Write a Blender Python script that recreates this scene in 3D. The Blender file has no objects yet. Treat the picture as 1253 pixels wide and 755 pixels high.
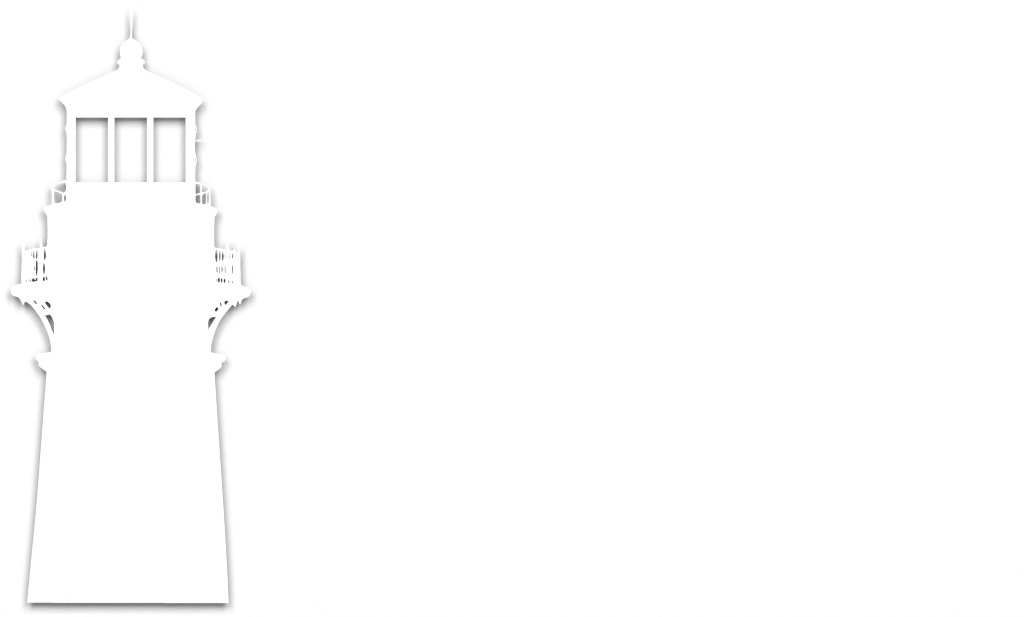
# White paper-board lighthouse silhouette standing a little proud of a white backdrop,
# lit by large softboxes from above and an added fill so its shadow spreads round and below it.
# Plan units: 1 mm per photograph pixel, x to the right, y downwards (converted in W()).
import bpy, math
from mathutils import Vector
from mathutils.geometry import tessellate_polygon

sc = bpy.context.scene
COL = sc.collection
GAP, THICK = 0.0106, 0.0030          # gap behind the board, board thickness (metres)


def W(x, y):
    return (x - 626.5) / 1000.0, (377.5 - y) / 1000.0


# ------------------------------------------------------------------ materials
def paper(name, rgb, rough=0.9, grain=900.0, bump=0.04):
    m = bpy.data.materials.new(name)
    m.use_nodes = True
    nt = m.node_tree
    b = nt.nodes['Principled BSDF']
    b.inputs['Roughness'].default_value = rough
    b.inputs['Specular IOR Level'].default_value = 0.0
    tc = nt.nodes.new('ShaderNodeTexCoord')
    n = nt.nodes.new('ShaderNodeTexNoise')
    n.inputs['Scale'].default_value = grain
    n.inputs['Detail'].default_value = 4.0
    nt.links.new(tc.outputs['Object'], n.inputs['Vector'])
    r = nt.nodes.new('ShaderNodeValToRGB')
    r.color_ramp.elements[0].color = tuple(c * 0.985 for c in rgb) + (1,)
    r.color_ramp.elements[1].color = tuple(rgb) + (1,)
    nt.links.new(n.outputs['Fac'], r.inputs['Fac'])
    nt.links.new(r.outputs['Color'], b.inputs['Base Color'])
    bp = nt.nodes.new('ShaderNodeBump')
    bp.inputs['Strength'].default_value = bump
    bp.inputs['Distance'].default_value = 0.0002
    nt.links.new(n.outputs['Fac'], bp.inputs['Height'])
    nt.links.new(bp.outputs['Normal'], b.inputs['Normal'])
    return m


MAT_BOARD = paper('white_board', (0.82, 0.82, 0.82))
MAT_BACK = paper('bounce_damping_grey', (0.22, 0.22, 0.22))  # grey added behind and along edges to damp bounce light and deepen the shadow
MAT_WALL = paper('white_backdrop_paper', (0.82, 0.82, 0.82))


# ------------------------------------------------------------------ geometry
def area(p):
    return 0.5 * sum(p[i - 1][0] * p[i][1] - p[i][0] * p[i - 1][1] for i in range(len(p)))


def plate(name, outline, parent, holes=(), back=None):
    """One cut piece of the board: outline (and cut-out holes) given thickness."""
    loops = []
    for k, pts in enumerate([outline] + list(holes)):
        p = [W(*q) for q in pts]
        want_ccw = (k == 0)
        if (area(p) > 0) != want_ccw:
            p.reverse()
        loops.append(p)
    flat = [q for lp in loops for q in lp]
    tris = tessellate_polygon([[Vector((a, b, 0)) for a, b in lp] for lp in loops])
    n = len(flat)
    yf, yb = -(GAP + THICK), -GAP
    verts = [(a, yf, b) for a, b in flat] + [(a, back(b) if back else yb, b) for a, b in flat]
    faces, mats = [], []
    for t in tris:
        a, b, c = t
        s = (flat[b][0] - flat[a][0]) * (flat[c][1] - flat[a][1]) - \
            (flat[c][0] - flat[a][0]) * (flat[b][1] - flat[a][1])
        if s < 0:
            b, c = c, b
        faces.append((a, b, c)); mats.append(0)             # front, towards -Y
        faces.append((n + a, n + c, n + b)); mats.append(1)  # back
    o = 0
    for lp in loops:
        m = len(lp)
        for i in range(m):
            j = (i + 1) % m
            faces.append((o + i, n + o + i, n + o + j, o + j)); mats.append(1)  # cut edge greyed to keep bounce out of the shadow
        o += m
    me = bpy.data.meshes.new(name)
    me.from_pydata(verts, [], faces)
    me.materials.append(MAT_BOARD); me.materials.append(MAT_BACK)
    me.polygons.foreach_set('material_index', mats)
    me.update()
    ob = bpy.data.objects.new(name, me)
    COL.objects.link(ob)
    if parent is not None:
        ob.parent = parent
        ob.matrix_parent_inverse = parent.matrix_world.inverted()
    return ob


def spline(pts, n=4):
    """Catmull-Rom through pts, so cut curves stay round."""
    out = []
    for i in range(len(pts) - 1):
        p0 = pts[max(i - 1, 0)]; p1 = pts[i]; p2 = pts[i + 1]; p3 = pts[min(i + 2, len(pts) - 1)]
        for k in range(n):
            t = k / n
            out.append(tuple(0.5 * (2 * b + (c - a) * t + (2 * a - 5 * b + 4 * c - d) * t * t +
                                    (3 * b - a - 3 * c + d) * t ** 3)
                             for a, b, c, d in zip(p0, p1, p2, p3)))
    out.append(tuple(pts[-1]))
    return out


def mp(scale, ox, oy, pts):
    return [(ox + x / scale, oy + y / scale) for x, y in pts]


def ring(pts, n=3):
    m = len(pts)
    ext = [pts[-1]] + list(pts) + [pts[0], pts[1]]
    out = []
    for i in range(1, m + 1):
        p0, p1, p2, p3 = ext[i - 1], ext[i], ext[i + 1], ext[i + 2]
        for k in range(n):
            t = k / n
            out.append(tuple(0.5 * (2 * b + (c - a) * t + (2 * a - 5 * b + 4 * c - d) * t * t +
                                    (3 * b - a - 3 * c + d) * t ** 3)
                             for a, b, c, d in zip(p0, p1, p2, p3)))
    return out


def slit(x, y0, y1, w=0.5):
    h, e = 0.6 * w, 0.18 * (y1 - y0)
    return [(x, y0), (x + h, y0 + e), (x + h, y1 - e), (x, y1), (x - h, y1 - e), (x - h, y0 + e)]


# ------------------------------------------------------------------ the thing
light = bpy.data.objects.new('lighthouse', None)
light.location = (W(160.5, 0)[0], -(GAP + THICK / 2), W(0, 738)[1])
light.empty_display_size = 0.05
COL.objects.link(light)
light['label'] = 'plain white cut-out lighthouse silhouette with domed roof, three lantern windows and two railed galleries'
light['category'] = 'lighthouse'
bpy.context.view_layer.update()

# --- lightning rod: depth added towards its foot to strengthen the needle's shadow
def rod_back(z):
    y = 377.5 - z * 1000.0
    t = min(max((y - 9.5) / 37.1, 0.0), 1.0)
    return -(GAP + THICK) + 0.0030 + 0.0095 * t


plate('lightning_rod',
      spline([(160.45, 9.5), (160.0, 20), (159.85, 30), (159.6, 38), (159.3, 42), (158.9, 45), (158.2, 46.6)]) +
      spline([(161.5, 46.6), (161.45, 40.5), (161.25, 30), (161.15, 20), (160.75, 9.5)]), light, (), rod_back)

# --- ventilator ball
vl = spline([(158.2, 46.6), (156.7, 48.1), (155.0, 49.0), (152.3, 50.6), (149.7, 53.2), (147.8, 56.2), (146.6, 59.7),
             (146.3, 63.2), (146.6, 66.7), (147.3, 68.9), (147.7, 70.2), (147.1, 71.6), (145, 73.1), (143.8, 74.6),
             (143.5, 76.4), (144, 77.9), (145.3, 78.8), (146, 80), (146, 81.6), (145.3, 83.2), (143.6, 84.9),
             (141.4, 86.2)])
vr = spline([(161.5, 46.6), (165, 48.5), (168.5, 50.8), (171.1, 53.2), (172.9, 55.8), (174, 58.9), (174.7, 62.8),
             (174.6, 65.9), (173.7, 68.5), (172.9, 70.1), (173.5, 71.3), (175.5, 72.9), (177, 74.8), (177.2, 76.8),
             (176.5, 78.3), (175.1, 79.2), (175.0, 81.2), (175.9, 83.2), (177.7, 84.9), (180.3, 86.4)])
plate('ventilator_ball', vl + vr[::-1], light)

# --- roof
WT, WB = 143.9, 222.9
rl = [(141.4, 86.2)] + spline([(130, 91.0), (116.7, 97.4), (97.1, 106.1), (87.8, 110.6), (79.2, 114.9), (73.2, 118.9),
                               (71.4, 120.5)])
rl += spline([(71.4, 120.5), (72.3, 122.0), (75.9, 125.8), (78.9, 129.1), (80.2, 131.5), (81.0, 133.8), (81.5, 137.1),
              (81.6, WT)])[1:]
rr = spline([(180.3, 86.4), (190, 91.2), (208, 98.9), (220, 105.1), (229.9, 109.9), (236.1, 112.9), (241.2, 116.2),
             (245.2, 118.9), (247.5, 121.2), (248.3, 123.5), (247.5, 125.8), (245.2, 128.5), (242.5, 131.1),
             (240.4, 134.1), (239.3, 136.4), (239.1, 139.1), (239.1, WT)])
plate('roof', rl + rr[::-1], light)

# --- lantern room: two corner posts and two mullions leave three open windows
cl = spline([(81.6, WT), (81.4, 150), (80.9, 153.5), (79.8, 155.3), (79.4, 157), (80.0, 159), (80.9, 162), (81.5, 168),
             (81.6, 176), (81.3, 185.5), (80.7, 190), (79.7, 192.2), (79.4, 194), (79.9, 196), (80.8, 199),
             (81.4, 204), (81.1, 215), (81.0, WB)])
plate('corner_post', cl + [(92.8, WB), (92.8, WT)], light,
      [slit(80.9, 155.6, 158.2, 0.6), slit(80.9, 192.6, 195.2, 0.6)])
plate('mullion', [(132.0, WT), (140.1, WT), (140.1, WB), (132.0, WB)], light)
plate('mullion', [(179.7, WT), (187.8, WT), (187.8, WB), (179.7, WB)], light)
cr = spline([(239.1, WT), (239.1, 150.4), (239.8, 153.5), (240.7, 156.5), (241.0, 159.0), (240.5, 161.8),
             (239.6, 165), (239.2, 169), (239.1, 172), (239.1, 172.8), (238.7, 177), (238.8, 184), (239.6, 189),
             (240.5, 193), (241.0, 196.3), (240.5, 199.2), (239.6, 203), (239.1, 206.6), (239.1, WB)])
post = plate('corner_post', cr + [(227.0, WB), (227.0, WT)], light,
             [slit(239.5, 157.4, 160.2, 0.9), slit(239.5, 194.4, 197.2, 0.9)])
plate('spike', [(239.1, 172.0), (245.4, 169.9), (246.2, 171.4), (245.4, 173.3), (239.1, 172.8)], post)

# --- upper gallery
plate('lantern_base', [(81.0, WB), (239.0, WB), (239.0, 249.2), (81.0, 247.4)], light)
h1 = mp(7.83, 0, 200, [(518, 235), (525, 215), (560, 197), (620, 185), (628, 195), (633, 230), (628, 260), (615, 278),
                       (600, 278), (530, 250)])
h2 = mp(7.83, 0, 200, [(518, 265), (560, 278), (590, 293), (595, 310), (595, 355), (585, 372), (540, 383), (525, 378),
                       (518, 365)])
h3 = mp(7.83, 0, 200, [(622, 297), (632, 320), (630, 345), (623, 370), (616, 350), (613, 325)])
plate('upper_railing',
      [(81.0, 219.6)] + spline([(80.8, 219.8), (74.1, 222.3), (67.7, 224.3), (63.9, 226.4), (62.2, 229.4),
                                (62.8, 233.2), (63.5, 239.6), (63.7, 249.8)]) + [(81.0, 247.4)],
      light, [h1, h2, ring(h3)])
g1 = mp(12.53, 220, 200, [(241.5, 314), (285, 312), (305, 325), (315, 360), (313, 440), (305, 455), (255, 467),
                          (241.5, 463)])
g2 = mp(12.53, 220, 200, [(340, 325), (440, 368), (445, 382), (420, 412), (385, 432), (350, 442), (340, 430)])
g3 = mp(12.53, 220, 200, [(241.5, 500), (255, 490), (310, 478), (315, 490), (316, 600), (310, 612), (275, 612),
                          (250, 595), (241.5, 560)])
g4 = mp(12.53, 220, 200, [(345, 485), (360, 470), (395, 452), (400, 460), (400, 605), (392, 625), (350, 625),
                          (340, 615), (338, 500)])
g5 = mp(12.53, 220, 200, [(428, 440), (448, 440), (449, 480), (448, 540), (440, 590), (432, 640), (422, 590),
                          (416, 530), (420, 480)])
plate('upper_railing',
      [(239.0, 221.8)] + spline([(239.1, 221.9), (243.9, 223.1), (248.7, 224.9), (253.5, 226.7), (256.3, 227.7),
                                 (257.1, 228.8), (257.5, 235.1), (257.7, 243.9), (258.1, 251.9)]) + [(239.0, 249.2)],
      light, [g1, g2, g3, g4, g5])
dl = spline([(63.7, 249.8), (58.7, 251.3), (54.9, 253), (53.0, 255.6), (53.6, 258.1), (55.6, 261.3), (57.1, 263.9),
             (57.7, 267.7)])
dr = spline([(258.1, 251.9), (261.5, 253.3), (264.7, 254.7), (266.3, 255.9), (266.7, 257.5), (266.3, 259.9),
             (264.6, 262.6), (263.2, 265.2), (262.6, 268.5)])
plate('upper_gallery_deck', [(81.0, 247.4)] + dl + dr[::-1] + [(239.0, 249.2)], light)

# --- watch room wall
wl = spline([(57.7, 267.7), (58.1, 276.6), (58.1, 288), (57.6, 296), (56.9, 301.5)])
wr = spline([(262.6, 268.5), (262.2, 276), (262.1, 286), (262.2, 296), (262.6, 301.1)])
plate('watch_room', wl + [(58.4, 303.0), (58.4, 347.4), (263.0, 348.4), (263.0, 302.6)] + wr[::-1], light)

# --- main gallery railings
S = 12.53
lh = [ring(mp(S, 0, 280, q)) for q in (
    [(378, 378), (385, 378), (386, 398), (379, 403)],
    [(515, 335), (525, 360), (528, 400), (527, 450), (515, 448), (505, 420), (503, 380), (508, 345)],
    [(570, 320), (575, 360), (574, 430), (562, 460), (552, 440), (550, 390), (555, 340)],
    [(684, 305), (697, 350), (702, 400), (698, 450), (683, 480), (676, 440), (675, 370)],
    [(570, 490), (576, 540), (576, 640), (560, 718), (552, 690), (550, 560), (553, 495)],
    [(672, 515), (684, 560), (688, 610), (684, 670), (672, 700), (664, 660), (662, 590)])]
lh += [ring(mp(S, 0, 330, q)) for q in (
    [(405, 158), (409, 165), (411, 180), (405, 186), (402, 170)],
    [(500, 140), (515, 128), (530, 150), (545, 160), (552, 130), (565, 125), (574, 150), (568, 170), (540, 178),
     (515, 187), (495, 178), (490, 158)],
    [(665, 115), (680, 113), (687, 150), (675, 178), (663, 165), (658, 150)],
    [(705, 103), (718, 112), (728, 150), (722, 163), (710, 155), (703, 125)])]
lh += [slit(38.5, 308.3, 313.8), slit(42.5, 325.5, 331.5, 0.6), slit(35.5, 341.8, 344.9), slit(37.4, 341.8, 344.9)]
rail_l = plate('gallery_railing',
               [(58.4, 347.4), (58.4, 303.0), (56.9, 301.5), (52.3, 302.1), (48.8, 302.9), (44.7, 303.5),
                (38.3, 304.6), (31.9, 306.3), (30.2, 306.8), (26.8, 308.7), (26.6, 318.3), (26.1, 329.5), (26.0, 340),
                (25.7, 347.2)], light, lh)
plate('post_finial', [(52.3, 302.1)] + spline([(51.8, 299.5), (51.5, 296.8), (50.8, 292), (50.3, 290.6), (49.6, 292.4),
                                               (49.1, 296), (48.8, 302.9)]), rail_l)
plate('post_finial', [(30.2, 306.8)] + spline([(30.2, 301), (29.6, 297.2), (28.6, 296.0), (27.5, 297.2), (27.0, 301.5),
                                               (26.8, 308.7)]), rail_l)
rh = [ring(mp(S, 230, 280, q)) for q in (
    [(435, 318), (448, 360), (453, 420), (445, 490), (433, 510), (424, 480), (418, 420), (423, 350)],
    [(490, 340), (499, 380), (500, 430), (490, 497), (481, 470), (478, 400), (482, 360)],
    [(532, 340), (545, 390), (548, 420), (540, 480), (532, 490), (524, 470), (518, 410), (525, 360)],
    [(682, 375), (689, 385), (689, 440), (681, 453), (673, 415)])]
rh += [ring(mp(S, 230, 330, q)) for q in (
    [(463, 133), (474, 126), (486, 133), (486, 185), (475, 193), (463, 187)],
    [(506, 140), (518, 134), (527, 150), (527, 185), (521, 201), (512, 190), (505, 165)],
    [(552, 143), (563, 140), (574, 165), (573, 190), (564, 200), (552, 192), (548, 170)])]
rh += [slit(275.5, 310.0, 316.0), slit(280.4, 310.5, 316.0), slit(265.5, 325.5, 334.0, 0.9),
       slit(268.4, 325.5, 335.0, 0.5), slit(271.5, 325.0, 334.5, 0.6), slit(272.6, 327.6, 332.0, 0.6),
       slit(275.5, 325.3, 334.8, 0.6), slit(284.5, 324.5, 335.0, 0.6), slit(265.4, 341.0, 344.5, 0.7),
       slit(279.5, 343.0, 346.0), slit(281.5, 343.5, 346.0), slit(284.5, 343.8, 347.0)]
rail_r = plate('gallery_railing',
               [(263.0, 348.4), (263.0, 302.6), (265.0, 303.2), (269.9, 303.9), (276.7, 305.1), (279.5, 303.6),
                (281.1, 305.4), (284.7, 306.9), (286.3, 304.9), (287.5, 304.9), (289.1, 308.3), (290, 309.3),
                (290.9, 307.9), (293.8, 307.0), (294.1, 311.9), (294.2, 327.9), (294.5, 339.6), (294.8, 346),
                (295.8, 349.2)], light, rh)
plate('post_finial', [(276.7, 305.1)] + spline([(276.9, 302), (277.1, 299), (277.6, 295.2), (278.3, 294.0),
                                                (278.9, 295.6), (279.2, 299), (279.5, 303.6)]), rail_r)
plate('post_finial', [(290.9, 307.9)] + spline([(291.6, 303.1), (292.0, 300.6), (292.5, 299.5), (293.1, 300.9),
                                                (293.6, 303.9), (293.8, 307.0)]), rail_r)

# --- main gallery deck with small drops below its lip
ml = spline([(25.7, 347.2), (20.7, 348.1), (16.4, 349.2), (14.0, 351.2), (12.8, 353.9), (13.0, 357.5), (14.4, 360.3),
             (16.4, 362.2), (19.6, 363.0), (22.3, 364.2), (24.3, 366.3), (25.9, 369.1), (27.5, 372.3), (28.5, 373.4)])
ml += spline([(28.5, 373.4), (29.5, 371.5), (30.3, 369.7), (31.5, 369.1)])[1:]
mr = spline([(295.8, 349.2), (299.4, 350.1), (303.4, 351.7), (306.2, 353.3), (307.3, 355.1), (306.8, 358.7),
             (305.4, 361.9), (303.4, 363.7), (300.2, 364.7), (297, 366.3), (295.4, 368.7), (294.5, 371.5),
             (293.6, 372.5)])
mr += spline([(293.6, 372.5), (292.6, 371.1), (291.5, 369.1), (290.6, 368.5), (289.9, 371.9), (288.7, 373.9),
              (287.6, 376.2)])[1:]
mr += spline([(287.6, 376.2), (286.5, 374.7), (285.1, 373.1)])[1:]
plate('gallery_deck', [(263.0, 348.4), (58.4, 347.4)] + ml + [(40, 366.5), (66.5, 366.5), (254.2, 367.0), (280, 367.0)]
      + mr[::-1], light)

# --- brackets under the main gallery
bl = spline([(31.5, 369.1), (33.5, 370.1), (37.5, 373.5), (41.5, 377.9), (45.5, 383.5), (49.9, 390), (54.9, 399.2),
             (59.4, 410.7), (61.9, 420.9), (62.7, 427.3), (62.6, 429.2)])
blh = [ring(mp(S, 0, 330, q)) for q in (
    [(512, 470), (540, 482), (565, 515), (560, 527), (535, 510)],
    [(632, 540), (660, 557), (698, 605), (690, 610), (660, 590)],
    [(692, 497), (712, 488), (745, 503), (770, 530), (780, 558), (770, 583), (755, 590), (730, 565), (705, 525)])]
blh.append(mp(7.83, 0, 380, [(432, 48), (476, 38), (488, 52), (500, 70), (514, 105), (517, 150), (516, 228), (500, 190),
                             (480, 140), (455, 85)]))
plate('bracket', bl + [(66.5, 412), (66.5, 366.5), (40, 366.5)], light, blh)
br = spline([(285.1, 373.1), (283.9, 373.6), (281.1, 376.7), (277.9, 380.7), (274.3, 385.5), (271.3, 389.5),
             (266.4, 397.9), (262.2, 408.6), (259.2, 419.3), (258.1, 427.7), (258.2, 430.7)])
brh = [ring(mp(S, 230, 330, q)) for q in (
    [(565, 485), (590, 478), (615, 482), (612, 500), (590, 525), (578, 538), (563, 525), (560, 505)],
    [(490, 512), (510, 515), (515, 545), (508, 578), (498, 545)],
    [(440, 578), (458, 585), (463, 605), (440, 638), (418, 638), (413, 620), (425, 590)])]
brh.append(mp(8.39, 230, 380, [(213, 95), (235, 72), (260, 67), (287, 66), (210, 192), (207, 130)]))
plate('bracket', br + [(254.2, 412), (254.2, 367.0), (280, 367.0)], light, brh)
plate('tower_neck', [(66.5, 366.5), (66.5, 412), (62.6, 429.2), (258.2, 430.7), (254.2, 412), (254.2, 367.0)], light)

# --- cornice
kl = [(62.6, 429.2), (62.2, 430.2)] + spline([(61.3, 430.8), (53.6, 431.7), (46, 432.6), (44.1, 433.6), (43.4, 436.2),
      (43.7, 439.4), (44.7, 440.7), (46.2, 441.3), (46.9, 443.2), (47, 446.4), (47.9, 448.3), (52.4, 451.8),
      (57, 455.1)])
kr = [(258.2, 430.7)] + spline([(260.4, 431.6), (266.9, 432.4), (272.9, 433.6), (275.1, 435.2), (276.2, 438.4),
      (275.6, 441.4), (272.3, 443.4), (271.4, 445.3), (271.5, 447.9), (269.9, 450.3), (266.4, 453.1), (262.8, 455.9)])
plate('cornice', kl + kr[::-1], light)

# --- tapering tower
tl = spline([(57, 455.1), (55.4, 476), (50.8, 537), (46.0, 600), (43.95, 624), (41.6, 650), (38.6, 680), (33.1, 737.5)])
tr = spline([(262.8, 455.9), (263.4, 470), (267.4, 530), (271.4, 590), (274.7, 640), (277.6, 690), (279.9, 738.0)])
tower = plate('tower', tl[:-1] + [(33.1, 737.4), (64.9, 737.4), (65.0, 737.7), (198.7, 737.7), (199.0, 738.0)] + tr[::-1], light)

# hidden core block that holds the board off the backdrop, well inside the outline
x0, z0 = W(95, 700); x1, z1 = W(225, 470)
v = [(x, y, z) for y in (-GAP + 0.0002, 0.0) for x, z in ((x0, z0), (x1, z0), (x1, z1), (x0, z1))]
me = bpy.data.meshes.new('mounting_block')
me.from_pydata(v, [], [(0, 1, 2, 3), (7, 6, 5, 4), (0, 4, 5, 1), (1, 5, 6, 2), (2, 6, 7, 3), (3, 7, 4, 0)])
me.materials.append(MAT_BACK)
mb = bpy.data.objects.new('mounting_block', me)
COL.objects.link(mb)
mb.parent = light
mb.matrix_parent_inverse = light.matrix_world.inverted()

# ------------------------------------------------------------------ backdrop
me = bpy.data.meshes.new('backdrop')
bx, bz, bt = 2.2, 1.6, 0.01
v = [(-bx, 0.0005, -bz), (bx, 0.0005, -bz), (bx, 0.0005, bz), (-bx, 0.0005, bz),
     (-bx, bt, -bz), (bx, bt, -bz), (bx, bt, bz), (-bx, bt, bz)]
me.from_pydata(v, [], [(0, 1, 2, 3), (7, 6, 5, 4), (0, 4, 5, 1), (1, 5, 6, 2), (2, 6, 7, 3), (3, 7, 4, 0)])
me.materials.append(MAT_WALL)
bd = bpy.data.objects.new('backdrop', me)
COL.objects.link(bd)
bd['kind'] = 'structure'
bd['label'] = 'plain bright white backdrop behind the cut-out lighthouse'
bd['category'] = 'backdrop'

# ------------------------------------------------------------------ lamps
D = 80.0
LX = W(160.5, 0)[0]


def softbox(name, shape, x, z, sx, sy, power, dist):
    l = bpy.data.lights.new(name, 'AREA')
    l.shape = shape; l.size = sx; l.size_y = sy
    l.energy = power; l.color = (1, 1, 1)
    o = bpy.data.objects.new(name, l)
    o.location = (x, -dist, z)
    o.rotation_euler = (math.radians(90), 0, 0)     # faces the backdrop (+Y)
    COL.objects.link(o)
    return o


# two key softboxes high on either side of the lighthouse and one broad frontal fill, added to spread shade round the top edges;
# sizes and offsets are tangents of the angle seen from the board
KEY_IN, KEY_OUT, KEY_LOW, KEY_HIGH, FILL_R = 0.13, 0.64, 0.22, 1.08, 1.10
KEY_W, FILL_W = 66300.0, 58200.0
for side in (-1, 1):
    softbox('key_softbox', 'RECTANGLE', LX + side * (KEY_IN + KEY_OUT) / 2 * D, (KEY_LOW + KEY_HIGH) / 2 * D,
            (KEY_OUT - KEY_IN) * D, (KEY_HIGH - KEY_LOW) * D, KEY_W, D)
softbox('added_fill', 'DISK', LX, 0.0, 2 * FILL_R * D, 2 * FILL_R * D, FILL_W, D)

w = bpy.data.worlds.new('World')
sc.world = w
w.use_nodes = True
w.node_tree.nodes['Background'].inputs['Color'].default_value = (1, 1, 1, 1)
w.node_tree.nodes['Background'].inputs['Strength'].default_value = 0.0

# ------------------------------------------------------------------ camera and view
cam = bpy.data.cameras.new('camera')
cam.type = 'ORTHO'
cam.ortho_scale = 1.253
cam.clip_start, cam.clip_end = 0.05, 500.0
co = bpy.data.objects.new('camera', cam)
co.location = (0, -3.0, 0)
co.rotation_euler = (math.radians(90), 0, 0)
COL.objects.link(co)
sc.camera = co
sc.cycles.filter_width = 1.0
sc.cycles.use_denoising = True
sc.cycles.denoising_input_passes = 'RGB'
sc.view_settings.view_transform = 'Standard'
sc.view_settings.look = 'None'
sc.view_settings.exposure = 0.0
sc.view_settings.gamma = 1.0
